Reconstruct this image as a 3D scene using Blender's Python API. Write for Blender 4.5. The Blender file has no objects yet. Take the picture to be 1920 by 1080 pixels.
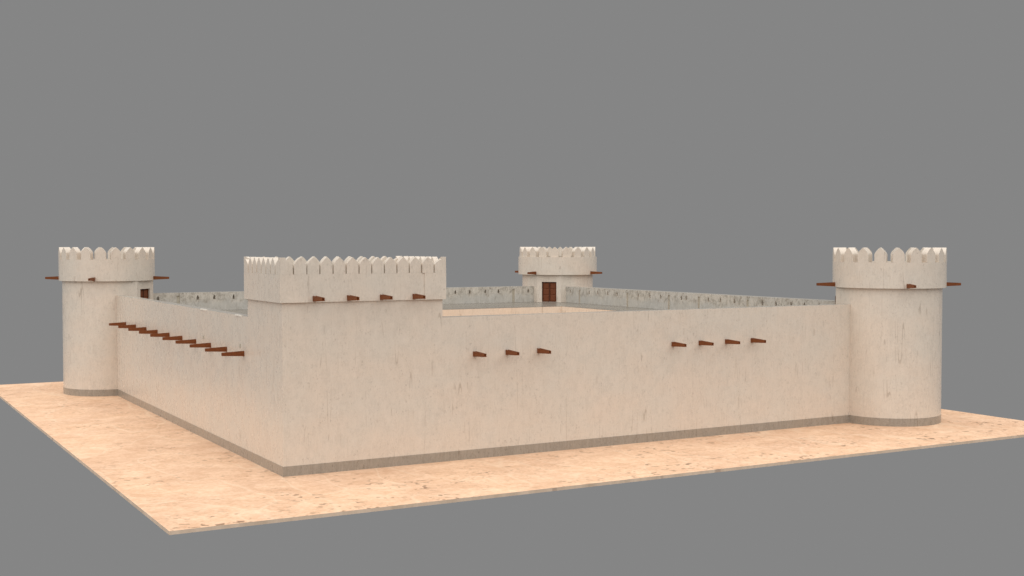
import bpy, bmesh, math, random
from mathutils import Vector, Matrix
random.seed(7)
S = bpy.context.scene
COL = S.collection
PI = math.pi

# ---------------------------------------------------------------- dimensions (metres)
L = 42.0                       # outer side of the fort
T = 0.65                       # thickness of the two near walls
T2 = 1.1                       # thickness of the two far walls
HW = 7.771                     # top of the outer walls
HP = 0.51                      # top of the plinth
ZF = 6.312                     # roof terrace level
CX0, CY0, CX1, CY1 = 5.4, 9.2, 36.43, 32.3    # courtyard opening
GX, GY, OV = 8.927, 5.615, 0.148              # rectangular tower, parapet overhang
GZB, GZM, GZT = 8.743, 10.161, 11.015
TR, TRR = 3.385, 3.635                        # round towers: shaft and parapet radius
TZB, TZM, TZT = 8.856, 10.522, 11.479
TOWERS = {'right': (42.0, -0.07), 'left': (0.0, 41.96), 'back': (42.0, 42.0)}

# ---------------------------------------------------------------- materials
def nodes(name):
    m = bpy.data.materials.new(name); m.use_nodes = True
    nt = m.node_tree; b = nt.nodes['Principled BSDF']
    return m, nt, b

def N(nt, typ, **kw):
    n = nt.nodes.new(typ)
    for k, v in kw.items(): setattr(n, k, v)
    return n

def val(nt, sock, v):
    if isinstance(v, (int, float, tuple)): sock.default_value = v
    else: nt.links.new(v, sock)

def math_(nt, op, a, b=0.0, c=None, clamp=False):
    n = N(nt, 'ShaderNodeMath', operation=op, use_clamp=clamp)
    val(nt, n.inputs[0], a); val(nt, n.inputs[1], b)
    if c is not None: val(nt, n.inputs[2], c)
    return n.outputs[0]

def mapr(nt, v, a, b, c=0.0, d=1.0):
    n = N(nt, 'ShaderNodeMapRange'); n.clamp = True
    val(nt, n.inputs[0], v)
    for i, q in enumerate((a, b, c, d)): n.inputs[i + 1].default_value = q
    return n.outputs[0]

def mixc(nt, f, a, b, blend='MIX'):
    n = N(nt, 'ShaderNodeMix', data_type='RGBA', blend_type=blend)
    val(nt, n.inputs[0], f); val(nt, n.inputs[6], a); val(nt, n.inputs[7], b)
    return n.outputs[2]

def noise(nt, pos, scale, sx=1, sy=1, sz=1, detail=3, rough=.55, off=0.0, dist=0.0):
    mp = N(nt, 'ShaderNodeMapping'); nt.links.new(pos, mp.inputs[0])
    mp.inputs['Scale'].default_value = (sx, sy, sz); mp.inputs['Location'].default_value = (off, off * 1.7, off * .6)
    t = N(nt, 'ShaderNodeTexNoise'); nt.links.new(mp.outputs[0], t.inputs['Vector'])
    t.inputs['Scale'].default_value = scale; t.inputs['Detail'].default_value = detail
    t.inputs['Roughness'].default_value = rough; t.inputs['Distortion'].default_value = dist
    return t.outputs[0]

def rgb(*c): return (c[0], c[1], c[2], 1.0)

def plaster(name, base, warm, cool, rough=.27, spec=.45, fleck=.42, streak=.045, stain=0.0, bump=.12):
    m, nt, b = nodes(name)
    g = N(nt, 'ShaderNodeNewGeometry'); pos = g.outputs['Position']
    big = noise(nt, pos, .33, 1, 1, 1.5, 3, .5)
    c = mixc(nt, mapr(nt, big, .38, .62), rgb(*cool), rgb(*warm))
    c = mixc(nt, .55, c, rgb(*base))
    mid = noise(nt, pos, 1.7, 1, 1, .75, 6, .72, 3.1)
    c = mixc(nt, 1.0, c, mixc(nt, mapr(nt, mid, .3, .7), rgb(.95, .95, .95), rgb(1.04, 1.035, 1.03)), 'MULTIPLY')
    st = noise(nt, pos, 9.0, 1, 1, .2, 4, .75, 8.2)             # fine vertical trowel streaks
    k = 1 - streak; c = mixc(nt, 1.0, c, mixc(nt, mapr(nt, st, .34, .66), rgb(k, k, k * .99), rgb(1.03, 1.03, 1.03)), 'MULTIPLY')
    gr = noise(nt, pos, 16.0, 1, 1, .6, 2, .7, 5.0)
    c = mixc(nt, 1.0, c, mixc(nt, mapr(nt, gr, .3, .7), rgb(.95, .945, .94), rgb(1.03, 1.03, 1.03)), 'MULTIPLY')
    # small dark pits in loose clusters
    f1 = noise(nt, pos, 8.5, 1, 1, .6, 3, .65, 21.0)
    f2 = noise(nt, pos, .8, 1, 1, .8, 2, .5, 11.0)
    fm = math_(nt, 'MULTIPLY', mapr(nt, f1, .59, .70), mapr(nt, f2, .36, .58))
    c = mixc(nt, math_(nt, 'MULTIPLY', fm, fleck), c, rgb(base[0] * .42, base[1] * .40, base[2] * .38))
    # hair cracks, nearly vertical
    cr = noise(nt, pos, 1.35, 1, 1, .05, 1, .4, 31.0)
    ridge = math_(nt, 'LESS_THAN', math_(nt, 'ABSOLUTE', math_(nt, 'SUBTRACT', cr, .5)), .005)
    cm = math_(nt, 'MULTIPLY', ridge, mapr(nt, noise(nt, pos, .9, 1, 1, 1, 2, .5, 17.0), .50, .60))
    c = mixc(nt, math_(nt, 'MULTIPLY', cm, .5), c, rgb(base[0] * .5, base[1] * .46, base[2] * .42))
    if stain:
        s1 = noise(nt, pos, 1.7, 1, 1, .9, 5, .75, 41.0, .6)
        s2 = noise(nt, pos, 6.5, 1, 1, .5, 4, .75, 43.0)
        sm = math_(nt, 'MULTIPLY', mapr(nt, s1, .44, .60), mapr(nt, s2, .36, .56))
        sep = N(nt, 'ShaderNodeSeparateXYZ'); nt.links.new(pos, sep.inputs[0])
        edge = math_(nt, 'ADD', sep.outputs[2], math_(nt, 'MULTIPLY', math_(nt, 'SUBTRACT', mid, .5), 1.6))
        up = mapr(nt, edge, 6.85, 7.15)                          # weathered upper band, washed lower band
        c = mixc(nt, up, mixc(nt, 1.0, c, rgb(.93, .955, .985), 'MULTIPLY'), c)
        sm = math_(nt, 'MULTIPLY', sm, mapr(nt, up, 0, 1, .35, 1.0))
        c = mixc(nt, math_(nt, 'MULTIPLY', sm, stain), c, rgb(.22, .19, .15))
    nt.links.new(c, b.inputs['Base Color'])
    rr = mapr(nt, mid, .3, .7, rough - .05, rough + .08)
    nt.links.new(rr, b.inputs['Roughness'])
    b.inputs['Specular IOR Level'].default_value = spec
    if bump:
        h = math_(nt, 'SUBTRACT', math_(nt, 'ADD', gr, mid), math_(nt, 'MULTIPLY', fm, .8))
        bp = N(nt, 'ShaderNodeBump'); bp.inputs['Strength'].default_value = bump; bp.inputs['Distance'].default_value = .02
        nt.links.new(h, bp.inputs['Height']); nt.links.new(bp.outputs[0], b.inputs['Normal'])
    return m

M = {}
M['plaster'] = plaster('cream lime plaster', (.628, .554, .472), (.658, .558, .470), (.618, .562, .494))
M['plinth'] = plaster('grey brown plinth render', (.335, .29, .24), (.35, .295, .24), (.325, .29, .25), fleck=.7, streak=.16)
M['inner'] = plaster('weathered grey plaster', (.55, .51, .45), (.585, .53, .45), (.525, .50, .455), rough=.5, stain=.8, fleck=.4, streak=.14)
M['coping'] = plaster('grey cement coping', (.37, .335, .29), (.38, .34, .29), (.36, .335, .295), rough=.2, spec=.15, fleck=.2, streak=.04, bump=.05)
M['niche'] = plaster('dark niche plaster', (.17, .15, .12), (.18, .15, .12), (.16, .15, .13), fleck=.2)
M['slot'] = plaster('ochre niche plaster', (.45, .41, .33), (.47, .42, .33), (.42, .39, .33), fleck=.2)
M['chip'] = plaster('fresh white plaster', (.78, .72, .64), (.8, .73, .64), (.76, .72, .65), fleck=0)
M['floor'] = plaster('smooth grey screed', (.19, .172, .148), (.20, .176, .148), (.185, .172, .15), rough=.24, spec=.1, fleck=.12, streak=.0, bump=.0)
M['court'] = plaster('pale ochre plaster', (.66, .56, .46), (.70, .58, .46), (.64, .56, .47), fleck=.3)

def wood(name, a, b_, rough=.5, grain=1.0):
    m, nt, b = nodes(name)
    tc = N(nt, 'ShaderNodeTexCoord'); pos = tc.outputs['Object']
    g1 = noise(nt, pos, 9, 3.0, .25, 3.0, 4, .65, 2.0)
    c = mixc(nt, mapr(nt, g1, .32, .68), rgb(*a), rgb(*b_))
    g2 = noise(nt, pos, 30, 3.0, .15, 3.0, 3, .7, 7.0)
    c = mixc(nt, 1.0, c, mixc(nt, mapr(nt, g2, .35, .6), rgb(.78, .76, .74), rgb(1.06, 1.05, 1.04)), 'MULTIPLY')
    nt.links.new(c, b.inputs['Base Color'])
    b.inputs['Roughness'].default_value = rough
    b.inputs['Specular IOR Level'].default_value = .15
    return m
M['wood'] = wood('red brown timber', (.15, .045, .015), (.205, .066, .022))
M['door'] = wood('carved door timber', (.11, .034, .014), (.20, .066, .028), .42)
M['doordark'] = wood('dark door frame timber', (.06, .02, .010), (.10, .032, .015), .5)

def sand():
    m, nt, b = nodes('pale desert sand')
    g = N(nt, 'ShaderNodeNewGeometry'); pos = g.outputs['Position']
    big = noise(nt, pos, .16, 1, 1, 1, 4, .6, 1.3, .4)
    c = mixc(nt, mapr(nt, big, .36, .64), rgb(.67, .445, .30), rgb(.74, .50, .335))
    mid = noise(nt, pos, .65, 1, 1.3, 1, 6, .68, 4.0, .5)
    c = mixc(nt, 1.0, c, mixc(nt, mapr(nt, mid, .3, .7), rgb(.88, .83, .79), rgb(1.11, 1.15, 1.19)), 'MULTIPLY')
    fine = noise(nt, pos, 4.2, 1, 1, 1, 4, .75, 9.0)
    c = mixc(nt, 1.0, c, mixc(nt, mapr(nt, fine, .3, .7), rgb(.88, .84, .80), rgb(1.09, 1.11, 1.13)), 'MULTIPLY')
    # wheel-worn pale tracks
    tr = noise(nt, pos, .22, 1, .45, 1, 2, .4, 23.0)
    tm = mapr(nt, math_(nt, 'ABSOLUTE', math_(nt, 'SUBTRACT', tr, .5)), .0, .012, 1, 0)
    c = mixc(nt, math_(nt, 'MULTIPLY', tm, .35), c, rgb(.80, .62, .45))
    # dark pebbles and scrub lying in patches
    sp = N(nt, 'ShaderNodeSeparateXYZ'); nt.links.new(pos, sp.inputs[0])
    outer = mapr(nt, sp.outputs[1], -7.0, -1.5, 1.0, .55)      # more scrub on the open strip in front of the fort
    def spots(scale, lo, hi, patch, off, amt, c):
        p1 = noise(nt, pos, scale, 1, 1, 1, 1.5, .5, off)
        p2 = noise(nt, pos, patch, 1, 1, 1, 3, .6, off + 5)
        k = math_(nt, 'MULTIPLY', mapr(nt, p1, lo, hi), mapr(nt, p2, .46, .58))
        k = math_(nt, 'MULTIPLY', k, outer)
        return mixc(nt, math_(nt, 'MULTIPLY', k, amt), c, rgb(.20, .125, .08)), k
    c, k1 = spots(2.6, .61, .67, .24, 51.0, .8, c)
    c, k2 = spots(1.5, .66, .74, .2, 71.0, .5, c)
    c, k3 = spots(4.5, .60, .70, .3, 91.0, .4, c)
    nt.links.new(c, b.inputs['Base Color'])
    b.inputs['Roughness'].default_value = .9; b.inputs['Specular IOR Level'].default_value = .15
    h = math_(nt, 'ADD', math_(nt, 'MULTIPLY', mid, .6), math_(nt, 'MULTIPLY', fine, .4))
    bp = N(nt, 'ShaderNodeBump'); bp.inputs['Strength'].default_value = .25; bp.inputs['Distance'].default_value = .06
    nt.links.new(h, bp.inputs['Height']); nt.links.new(bp.outputs[0], b.inputs['Normal'])
    return m
M['sand'] = sand()

def sandside():
    m, nt, b = nodes('cut sand edge')
    g = N(nt, 'ShaderNodeNewGeometry'); pos = g.outputs['Position']
    n1 = noise(nt, pos, 1.3, 1, 1, 0, 4, .7, 6.0)
    c = mixc(nt, mapr(nt, n1, .3, .7), rgb(.50, .38, .28), rgb(.66, .51, .39))
    n2 = noise(nt, pos, .9, 1, 1, 0, 1, .5, 16.0)
    c = mixc(nt, math_(nt, 'MULTIPLY', mapr(nt, n2, .70, .73), .4), c, rgb(.2, .12, .09))
    nt.links.new(c, b.inputs['Base Color']); b.inputs['Roughness'].default_value = .9
    return m
M['sandside'] = sandside()

# ---------------------------------------------------------------- object helpers
def thing(name, label, cat, loc=(0, 0, 0), group=None):
    o = bpy.data.objects.new(name, None); COL.objects.link(o)
    o.location = loc; o['label'] = label; o['category'] = cat; o.empty_display_size = .5
    if group: o['group'] = group
    return o

def sharpen(me):
    """keep curved walls smooth but every real arris sharp"""
    if not any(p.use_smooth for p in me.polygons): return
    b = bmesh.new(); b.from_mesh(me)
    for e in b.edges:
        if len(e.link_faces) == 2 and e.calc_face_angle(0) > .35: e.smooth = False
    for f in b.faces: f.smooth = True
    b.to_mesh(me); b.free()

def obj(name, bm, mats, parent=None, world=True, smooth=False):
    """links a bmesh as ONE mesh object; coordinates of the bmesh are world coordinates when world=True"""
    me = bpy.data.meshes.new(name)
    bmesh.ops.recalc_face_normals(bm, faces=bm.faces)
    bm.to_mesh(me); bm.free()
    for m in (mats if isinstance(mats, (list, tuple)) else [mats]): me.materials.append(m)
    o = bpy.data.objects.new(name, me); COL.objects.link(o)
    if parent:
        o.parent = parent
        if world: me.transform(Matrix.Translation(-Vector(root_loc(parent))))
    sharpen(me)
    return o

def root_loc(o):
    v = Vector((0, 0, 0))
    while o: v += o.location; o = o.parent
    return v

def box(bm, x0, y0, z0, x1, y1, z1, mi=0, top=None, bev=0.0):
    vs = [bm.verts.new(p) for p in ((x0, y0, z0), (x1, y0, z0), (x1, y1, z0), (x0, y1, z0), (x0, y0, z1), (x1, y0, z1), (x1, y1, z1), (x0, y1, z1))]
    fs = [bm.faces.new([vs[i] for i in q]) for q in ((0, 3, 2, 1), (4, 5, 6, 7), (0, 1, 5, 4), (1, 2, 6, 5), (2, 3, 7, 6), (3, 0, 4, 7))]
    for f in fs: f.material_index = mi
    if top is not None: fs[1].material_index = top
    return fs          # bottom, top, -y, +x, +y, -x

def prism(bm, pts, z0, z1, mi=0):
    lo = [bm.verts.new((x, y, z0)) for x, y in pts]; hi = [bm.verts.new((x, y, z1)) for x, y in pts]
    n = len(pts); fs = [bm.faces.new(list(reversed(lo))), bm.faces.new(hi)]
    for i in range(n): fs.append(bm.faces.new((lo[i], lo[(i + 1) % n], hi[(i + 1) % n], hi[i])))
    for f in fs: f.material_index = mi
    return fs

def ring(bm, cx, cy, r0, r1, z0, z1, n=96):
    q = []
    for r, z in ((r1, z0), (r1, z1), (r0, z1), (r0, z0)):
        q.append([bm.verts.new((cx + r * math.cos(2 * PI * i / n), cy + r * math.sin(2 * PI * i / n), z)) for i in range(n)])
    for k in range(4):
        a, b = q[k], q[(k + 1) % 4]
        for i in range(n):
            f = bm.faces.new((a[i], a[(i + 1) % n], b[(i + 1) % n], b[i]))
            if k in (0, 2): f.smooth = True

def cut(o, cutter_bm, op='DIFFERENCE'):
    me = bpy.data.meshes.new('cutter'); bmesh.ops.recalc_face_normals(cutter_bm, faces=cutter_bm.faces)
    cutter_bm.to_mesh(me); cutter_bm.free()
    c = bpy.data.objects.new('cutter', me); COL.objects.link(c)
    if o.parent: me.transform(Matrix.Translation(-Vector(root_loc(o.parent)))); c.parent = o.parent
    md = o.modifiers.new('b', 'BOOLEAN'); md.operation = op; md.solver = 'EXACT'; md.object = c
    bpy.context.view_layer.update()
    dg = bpy.context.evaluated_depsgraph_get()
    new = bpy.data.meshes.new_from_object(o.evaluated_get(dg))
    o.modifiers.clear(); old = o.data; o.data = new; new.name = o.name
    sharpen(new); bpy.data.objects.remove(c, do_unlink=True); bpy.data.meshes.remove(me); bpy.data.meshes.remove(old)

def copy_part(src, parent, loc, rotz):
    c = src.copy(); COL.objects.link(c); c.parent = parent
    c.location = Vector(loc) - root_loc(parent); c.rotation_euler = (0, 0, rotz)
    return c

# ---------------------------------------------------------------- prototypes (shared mesh data)
def ogive(w, h, straight, n=9, half=0):
    """outline of a pointed merlon: list of (x, z); half=+1/-1 gives a half arch with its peak at x = 0 on one side"""
    right = [(w / 2, 0), (w / 2, straight * h)]
    for i in range(1, n + 1):
        u = i / n
        right.append((w / 2 * (1 - u ** 1.7), h * (straight + (1 - straight) * u)))
    if half == 1: return [(0, 0)] + right
    if half == -1: return [(-x, z) for x, z in reversed(right)] + [(0, 0)]
    left = [(-x, z) for x, z in reversed(right[:-1])]
    return right + left

def merlon_mesh(name, outline, t):
    """outer face at y = 0, inner face at y = +t; x along the parapet"""
    bm = bmesh.new()
    a = [bm.verts.new((x, 0, z)) for x, z in outline]; b = [bm.verts.new((x, t, z)) for x, z in outline]
    n = len(outline); bm.faces.new(a); bm.faces.new(list(reversed(b)))
    for i in range(n): bm.faces.new((a[i], b[i], b[(i + 1) % n], a[(i + 1) % n]))
    bmesh.ops.recalc_face_normals(bm, faces=bm.faces)
    # a touch of wear so the arrises are not knife sharp
    es = [e for e in bm.edges if len(e.link_faces) == 2 and e.calc_face_angle(0) > 1.0 and max(v.co.z for v in e.verts) > .02]
    bmesh.ops.bevel(bm, geom=es, offset=.007, segments=1, affect='EDGES')
    me = bpy.data.meshes.new(name); bm.to_mesh(me); bm.free(); me.materials.append(M['plaster'])
    return me

def place(name, me, parent, loc, rotz):
    o = bpy.data.objects.new(name, me); COL.objects.link(o); o.parent = parent
    o.location = Vector(loc) - root_loc(parent); o.rotation_euler = (0, 0, rotz)
    return o

def spout_mesh():
    """open timber gutter: runs from the wall face (y = 0) outwards along -y, narrower and lower at the mouth"""
    bm = bmesh.new(); LEN = 1.22; rings = []
    for y, w, zb, zt, th, fl in ((.12, .20, -.14, .14, .045, .05), (0, .20, -.14, .14, .045, .05), (-LEN, .165, -.085, .085, .04, .045)):
        p = [(-w / 2, zb), (w / 2, zb), (w / 2, zt), (w / 2 - th, zt), (w / 2 - th, zb + fl), (-w / 2 + th, zb + fl), (-w / 2 + th, zt), (-w / 2, zt)]
        rings.append([bm.verts.new((x, y, z)) for x, z in p])
    for a, b in zip(rings, rings[1:]):
        for i in range(8): bm.faces.new((a[i], a[(i + 1) % 8], b[(i + 1) % 8], b[i]))
    for r in (rings[0], rings[-1]):
        for q in ((0, 1, 4, 5), (1, 2, 3, 4), (0, 5, 6, 7)): bm.faces.new([r[i] for i in q])
    bmesh.ops.recalc_face_normals(bm, faces=bm.faces)
    me = bpy.data.meshes.new('drain_spout'); bm.to_mesh(me); bm.free(); me.materials.append(M['wood'])
    return me

SPOUT = spout_mesh()
MER_T = merlon_mesh('merlon', ogive(.745, TZT - TZM, .50), .50)
MER_F = merlon_mesh('merlon', ogive(.7123 - .068, GZT - GZM, .52), .30)
MER_S = merlon_mesh('merlon', ogive(.7388 - .15, GZT - GZM, .52), .30)
MER_HR = merlon_mesh('corner_merlon', ogive(2 * .665, GZT - GZM, .50, half=1), .30)
MER_HL = merlon_mesh('corner_merlon', ogive(2 * .665, GZT - GZM, .50, half=-1), .30)

# ---------------------------------------------------------------- ground
bm = bmesh.new()
fs = box(bm, -7.94, -9.05, -.16, L + 7.3, L + 9.1, 0.0, 1, top=0)
g = obj('ground', bm, [M['sand'], M['sandside']]); g['kind'] = 'structure'
g['label'] = 'square slab of pale orange desert sand under the fort'

# ---------------------------------------------------------------- outer walls
GRP_W = 'outer walls of the fort'
def wall_thing(label, loc): return thing('fort_wall', label, 'wall', loc, GRP_W)

def wall_body(bm, x0, y0, x1, y1, inner):
    """masonry above the plinth; the face named by inner gets the weathered plaster, the top the coping"""
    fs = box(bm, x0, y0, HP, x1, y1, HW, 0, top=1)
    fs[{'-y': 2, '+x': 3, '+y': 4, '-x': 5}[inner]].material_index = 2
WM = [M['plaster'], M['coping'], M['inner']]

# front wall
t = wall_thing('long plain cream wall facing the viewer, seven timber spouts in groups of three and four', (25, 0, 0))
front = t
bm = bmesh.new(); wall_body(bm, GX, 0, L - .5, T, '+y'); o = obj('masonry', bm, WM, t)
bm = bmesh.new(); box(bm, GX, -.012, -.02, L - .5, T, HP); obj('plinth', bm, M['plinth'], t)
for x in (10.86, 12.89, 14.91, 24.23, 26.26, 28.29, 30.32): place('drain_spout', SPOUT, t, (x, 0, 5.73), 0)

# left wall
t = wall_thing('receding cream wall on the left side carrying ten timber spouts in one row', (0, 22, 0))
bm = bmesh.new(); wall_body(bm, 0, GY, T, L - .5, '+x'); obj('masonry', bm, WM, t)
bm = bmesh.new(); box(bm, -.012, GY, -.02, T, L - .5, HP); obj('plinth', bm, M['plinth'], t)
for k in range(10): place('drain_spout', SPOUT, t, (0, 6.35 + 3.235 * k, 5.73), -PI / 2)
for y in (7.35, 14.4):
    bm = bmesh.new()
    pts = [(-.03, y - .55), (0, y - .6), (.1, y - .6), (.1, y + .6), (0, y + .6), (-.03, y + .5)]
    prism(bm, pts, HW - .05, HW + .025); obj('plaster_patch', bm, M['chip'], t)
for y in (7.0, 14.25):
    bm = bmesh.new(); box(bm, -.035, y - .09, 6.02, .02, y + .09, 6.2); obj('putlog_stub', bm, M['slot'], t)

# lancet and tall niches of the two far walls: real recesses with a darker lining
def lancet_pts(c, w, h):
    z = 7.2
    return [(c - w / 2, z), (c + w / 2, z), (c + w / 2, z + h * .45), (c + w * .22, z + h * .8), (c, z + h), (c - w * .22, z + h * .8), (c - w / 2, z + h * .45)]
def slot_pts(c): return [(c - .13, ZF - .2), (c + .13, ZF - .2), (c + .13, 7.53), (c - .13, 7.53)]
def extr(bm, pts, axis, a, b):
    f = (lambda u, z, d: (u, d, z)) if axis == 'y' else (lambda u, z, d: (d, u, z))
    A = [bm.verts.new(f(u, z, a)) for u, z in pts]; B = [bm.verts.new(f(u, z, b)) for u, z in pts]
    n = len(pts); bm.faces.new(A); bm.faces.new(list(reversed(B)))
    for i in range(n): bm.faces.new((A[i], B[i], B[(i + 1) % n], A[(i + 1) % n]))

def far_wall(t, axis, lancets, slots, wall_args):
    bm = bmesh.new(); wall_body(bm, *wall_args); o = obj('masonry', bm, WM, t)
    face = L - T2; cb = bmesh.new(); lin = []
    for c in lancets:
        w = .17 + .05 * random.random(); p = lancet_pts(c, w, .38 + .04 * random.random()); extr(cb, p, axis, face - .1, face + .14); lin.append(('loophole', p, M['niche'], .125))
    for c in slots:
        p = slot_pts(c); extr(cb, p, axis, face - .1, face + .10); lin.append(('wall_slot', p, M['slot'], .085))
    cut(o, cb)
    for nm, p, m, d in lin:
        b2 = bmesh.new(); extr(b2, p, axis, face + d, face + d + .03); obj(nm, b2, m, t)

t = wall_thing('far wall at the back left, seen from inside, with pointed loopholes in grey stained plaster', (21, L, 0))
far_wall(t, 'y', [3.72, 6.92, 8.28, 9.9, 12.4, 14.1, 16.9, 18.9, 21.2, 23.6, 26.1, 28.6, 30.44, 31.92, 33.53, 34.91, 38.1], [5.32, 15.4, 25.0, 36.49],
         (.5, L - T2, L - .5, L, '-y'))
bm = bmesh.new(); box(bm, .5, L - T, -.02, L - .5, L + .012, HP); obj('plinth', bm, M['plinth'], t)
t = wall_thing('far wall on the right, seen from inside, running from the back tower to the right tower', (L, 21, 0))
far_wall(t, 'x', [37.95, 34.75, 33.35, 31.75, 30.29, 27.08, 25.41, 23.9, 21.07, 20.44, 17.61, 16.11, 14.46, 11.25, 9.77, 8.16, 6.78, 5.3], [36.35, 28.68, 22.75, 18.8, 12.9],
         (L - T2, .5, L, L - .5, '-x'))
bm = bmesh.new(); box(bm, L - T, .5, -.02, L + .012, L - .5, HP); obj('plinth', bm, M['plinth'], t)

# ---------------------------------------------------------------- roof terrace round the courtyard
t = thing('roof_terrace', 'flat grey roof terrace running round the sunken courtyard inside the walls', 'roof terrace', (21, 21, 0))
bm = bmesh.new()
def frame_slab(bm, X0, Y0, X1, Y1, x0, y0, x1, y1, z0, z1):
    O = [(X0, Y0), (X1, Y0), (X1, Y1), (X0, Y1)]; I = [(x0, y0), (x1, y0), (x1, y1), (x0, y1)]
    v = {}
    for nm, P in (('O', O), ('I', I)):
        for z in (0, 1): v[nm, z] = [bm.verts.new((p[0], p[1], (z0, z1)[z])) for p in P]
    for i in range(4):
        j = (i + 1) % 4
        bm.faces.new((v['O', 1][i], v['O', 1][j], v['I', 1][j], v['I', 1][i]))
        bm.faces.new((v['O', 0][i], v['I', 0][i], v['I', 0][j], v['O', 0][j]))
        bm.faces.new((v['O', 0][i], v['O', 0][j], v['O', 1][j], v['O', 1][i]))
        bm.faces.new((v['I', 0][i], v['I', 1][i], v['I', 1][j], v['I', 0][j]))
frame_slab(bm, T, T, L - T2, L - T2, CX0, CY0, CX1, CY1, ZF - .02, ZF)
obj('terrace_floor', bm, M['floor'], t)
bm = bmesh.new()
frame_slab(bm, CX0 - .4, CY0 - .4, CX1 + .4, CY1 + .4, CX0 + .002, CY0 + .002, CX1 - .002, CY1 - .002, -.01, ZF - .021)
obj('courtyard_wall', bm, M['court'], t)

# ---------------------------------------------------------------- round corner towers
GRP_T = 'round corner towers'
def lathe_pts(cx, cy, r, n=96, ph=0): return [(cx + r * math.cos(2 * PI * i / n + ph), cy + r * math.sin(2 * PI * i / n + ph)) for i in range(n)]

def door(t, c, ax, az, back):
    """double door in the flat face; c = centre on the face at terrace level, ax = unit outward normal, set back by `back`"""
    ux, uy = -math.sin(az), math.cos(az)                    # along the face
    rot = Matrix.Rotation(az - PI / 2, 4, 'Z')              # local: +y outward, x along the face
    base = Vector((c[0], c[1], ZF + .02)) - Vector((ax[0], ax[1], 0)) * back
    W, H = 1.40, 1.86
    def add(name, bm, m, parent):
        bmesh.ops.transform(bm, matrix=Matrix.Translation(base) @ rot, verts=bm.verts)
        return obj(name, bm, m, parent)
    bm = bmesh.new()
    box(bm, -W / 2, -.05, 0, -W / 2 + .05, .05, H); box(bm, W / 2 - .05, -.05, 0, W / 2, .05, H)
    box(bm, -W / 2 + .05, -.05, H - .06, W / 2 - .05, .05, H); box(bm, -W / 2 + .05, -.05, 0, W / 2 - .05, .02, .03)
    d = add('door', bm, M['doordark'], t)
    for s in (-1, 1):
        bm = bmesh.new()
        x0, x1 = (s * .014, s * (W / 2 - .055)); x0, x1 = min(x0, x1), max(x0, x1)
        box(bm, x0, -.03, .035, x1, .0, H - .065)
        # three raised panels one above the other, stiles between
        pw = (x1 - x0 - .08); ph = (H - .1 - .19) / 3
        for i in range(1):
            for j in range(3):
                a = x0 + .04 + i * (pw + .04); z = .08 + j * (ph + .05)
                vs = [(a, -.0, z), (a + pw, 0, z), (a + pw, 0, z + ph), (a, 0, z + ph)]
                ins = .05; A = [bm.verts.new((p[0], .001, p[2])) for p in vs]
                B = [bm.verts.new(p) for p in ((a + ins, .035, z + ins), (a + pw - ins, .035, z + ins), (a + pw - ins, .035, z + ph - ins), (a + ins, .035, z + ph - ins))]
                bm.faces.new(B)
                for k in range(4): bm.faces.new((A[k], A[(k + 1) % 4], B[(k + 1) % 4], B[k]))
        add('door_leaf', bm, M['door'], d)
    bm = bmesh.new(); box(bm, -.045, .0, .035, .045, .05, H - .065); add('centre_post', bm, M['doordark'], d)
    return d

def round_tower(key, label, door_az, spout_az, merlon_az, mer_r, TRR=TRR):
    cx, cy = TOWERS[key]
    t = thing('round_tower', label, 'tower', (cx, cy, 0), GRP_T)
    bm = bmesh.new(); n = 96
    fs = prism(bm, lathe_pts(cx, cy, TR, n), HP, TZB + .3)
    for f in fs[2:]: f.smooth = True
    shaft = obj('tower_shaft', bm, M['plaster'], t)
    ax = (math.cos(door_az), math.sin(door_az)); ux, uy = -ax[1], ax[0]
    def rect(d0, d1, hw): return [(cx + ax[0] * d + ux * s, cy + ax[1] * d + uy * s) for d, s in ((d0, -hw), (d1, -hw), (d1, hw), (d0, hw))]
    PL = TR + .012
    def flare(): return [(cx + ax[0] * d + ux * q, cy + ax[1] * d + uy * q) for d, q in ((1.2, -2.0), (2.66, -2.08), (PL, -1.15), (PL, 1.15), (2.66, 2.08), (1.2, 2.0))]
    bm = bmesh.new(); prism(bm, flare(), HP + .3, TZB + .1); cut(shaft, bm, 'UNION')
    bm = bmesh.new(); prism(bm, rect(PL - .34, PL + .5, .70), ZF + .015, ZF + 1.885); cut(shaft, bm)
    bm = bmesh.new(); fs = prism(bm, lathe_pts(cx, cy, TR + .012, n), -.02, HP)
    for f in fs[2:]: f.smooth = True
    obj('plinth', bm, M['plinth'], t)
    door(t, (cx + ax[0] * PL, cy + ax[1] * PL), ax, door_az, 0.0 if key == 'right' else .20)
    bm = bmesh.new(); ring(bm, cx, cy, TRR - .5, TRR, TZB, TZM); obj('parapet', bm, M['plaster'], t)
    bm = bmesh.new(); prism(bm, lathe_pts(cx, cy, TRR - .51, 64), TZB + .301, TZB + .5); obj('tower_roof', bm, M['coping'], t)
    for k in range(20):
        a = merlon_az + 2 * PI * k / 20; r = mer_r - .012
        place('merlon', MER_T, t, (cx + r * math.cos(a), cy + r * math.sin(a), TZM - .003), a + PI / 2)
    for k in range(4):
        a = spout_az + k * PI / 2; r = TRR - .01
        place('drain_spout', SPOUT, t, (cx + r * math.cos(a), cy + r * math.sin(a), 9.03), a + PI / 2)
    return t
R = math.radians
round_tower('left', 'battlemented round tower at the left end, its brown door half hidden behind the wall', R(-45), R(243), R(251.1), TRR)
round_tower('right', 'large battlemented round tower closing the right end of the long front wall', R(135), R(242.5), R(214.95), TRR)
round_tower('back', 'smallest looking round tower at the far back corner, brown double door in full view', R(225), R(205), R(234.0), TRR, TRR + .13)

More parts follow.
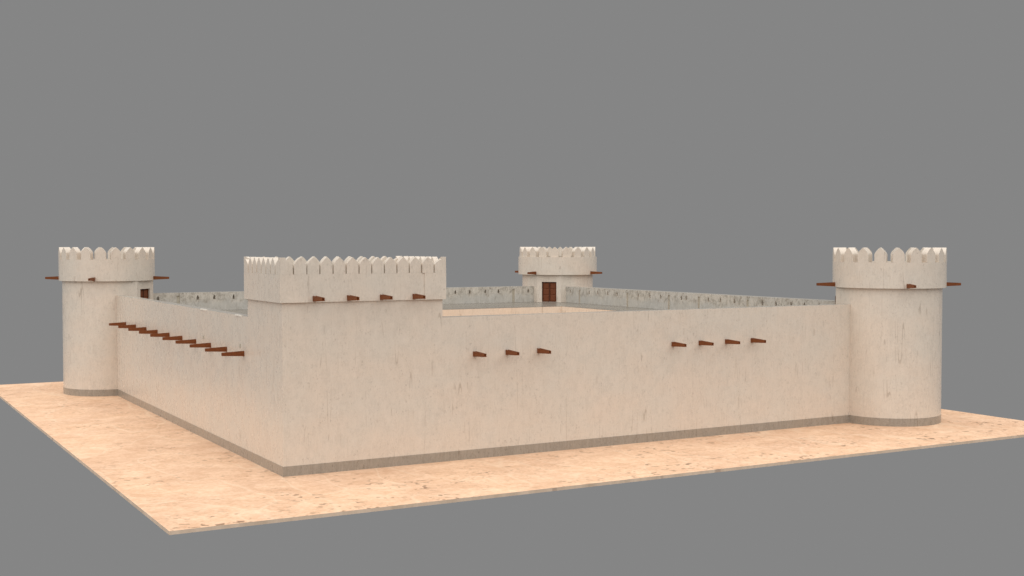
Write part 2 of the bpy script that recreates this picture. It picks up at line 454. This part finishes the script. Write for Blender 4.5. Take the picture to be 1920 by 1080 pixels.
# ---------------------------------------------------------------- rectangular tower at the front corner
t = thing('rectangular_tower', 'rectangular battlemented tower at the near corner where the left and front walls meet', 'tower', (GX / 2, GY / 2, 0))
bm = bmesh.new(); box(bm, 0, 0, HP, GX, GY, GZB + .3); obj('tower_shaft', bm, M['plaster'], t)
bm = bmesh.new(); box(bm, -.012, -.012, -.02, GX - .001, GY - .001, HP); obj('plinth', bm, M['plinth'], t)
X0, Y0, X1, Y1 = -OV, -OV, GX + OV, GY + OV
bm = bmesh.new()
RC = .06                                                    # recessed panel of the front face
P = [(X0, Y0), (1.32, Y0), (1.32, Y0 + RC), (7.82, Y0 + RC), (7.82, Y0), (X1, Y0), (X1, Y1), (X0, Y1)]
Q = [(X0 + .30, Y0 + .30), (X1 - .30, Y0 + .30), (X1 - .30, Y1 - .30), (X0 + .30, Y1 - .30)]
lo = [bm.verts.new((x, y, GZB)) for x, y in P]; hi = [bm.verts.new((x, y, GZM)) for x, y in P]
ql = [bm.verts.new((x, y, GZB)) for x, y in Q]; qh = [bm.verts.new((x, y, GZM)) for x, y in Q]
for i in range(8): bm.faces.new((lo[i], lo[(i + 1) % 8], hi[(i + 1) % 8], hi[i]))
for i in range(4): bm.faces.new((ql[i], qh[i], qh[(i + 1) % 4], ql[(i + 1) % 4]))
for a, q in ((lo, ql), (hi, qh)):
    bm.faces.new((a[0], a[1], a[2], q[0])); bm.faces.new((a[2], a[3], q[1], q[0])); bm.faces.new((a[3], a[4], a[5], q[1]))
    bm.faces.new((a[5], a[6], q[2], q[1])); bm.faces.new((a[6], a[7], q[3], q[2])); bm.faces.new((a[7], a[0], q[0], q[3]))
obj('parapet', bm, M['plaster'], t)
bm = bmesh.new(); box(bm, X0 + .29, Y0 + .29, GZB + .301, X1 - .29, Y1 - .29, GZB + .45); obj('tower_roof', bm, M['coping'], t)
zm = GZM - .003
PF = (X1 - X0) / 13 ; 
for k in range(1, 12):
    x = X0 + PF * (k + .5)
    place('merlon', MER_F, t, (x, Y0 if k in (1, 11) else Y0 + RC, zm), 0); place('merlon', MER_F, t, (x, Y1, zm), PI)
PS = (Y1 - Y0) / 8
for k in range(1, 7):
    y = Y0 + PS * (k + .5)
    place('merlon', MER_S, t, (X0, y, zm), -PI / 2); place('merlon', MER_S, t, (X1, y, zm), PI / 2)
e = .004
place('corner_merlon', MER_HR, t, (X0 + e, Y0, zm), 0); place('corner_merlon', MER_HL, t, (X1 - e, Y0, zm), 0)
place('corner_merlon', MER_HL, t, (X0 + e, Y1, zm), PI); place('corner_merlon', MER_HR, t, (X1 - e, Y1, zm), PI)
place('corner_merlon', MER_HL, t, (X0, Y0 + e, zm), -PI / 2); place('corner_merlon', MER_HR, t, (X0, Y1 - e, zm), -PI / 2)
place('corner_merlon', MER_HR, t, (X1, Y0 + e, zm), PI / 2); place('corner_merlon', MER_HL, t, (X1, Y1 - e, zm), PI / 2)
for x in (1.68, 3.53, 5.36, 7.22): place('drain_spout', SPOUT, t, (x, Y0 + RC, 8.93), 0)

# ---------------------------------------------------------------- camera (fitted to the photograph)
cam = bpy.data.cameras.new('camera'); co = bpy.data.objects.new('camera', cam); COL.objects.link(co)
cam.sensor_width = 36; cam.lens = 2318.85 * 36 / 1920; cam.clip_start = .5; cam.clip_end = 2000
yaw, pit = R(29.5037), R(1.9774)
co.location = (-20.3955, -59.371, 11.6217)
co.rotation_euler = (PI / 2 - pit, 0, -yaw)
S.camera = co

# ---------------------------------------------------------------- light: even grey surround and one very soft overhead light
w = bpy.data.worlds.new('World'); S.world = w; w.use_nodes = True
bg = w.node_tree.nodes['Background']; bg.inputs[0].default_value = (.235, .235, .235, 1); bg.inputs[1].default_value = 1.0
sd = bpy.data.lights.new('sun', 'SUN'); so = bpy.data.objects.new('sun', sd); COL.objects.link(so)
sd.energy = 4.25; sd.angle = R(138); sd.color = (1.0, .985, .96)
so.rotation_euler = Vector((-.22, -.22, 1.0)).to_track_quat('Z', 'Y').to_euler()
so.location = (0, 0, 40)

S.view_settings.view_transform = 'Standard'; S.view_settings.look = 'None'
S.view_settings.exposure = 0; S.view_settings.gamma = 1
S.render.resolution_x = 1024; S.render.resolution_y = 576
S.render.engine = 'CYCLES'
S.cycles.max_bounces = 8; S.cycles.diffuse_bounces = 5
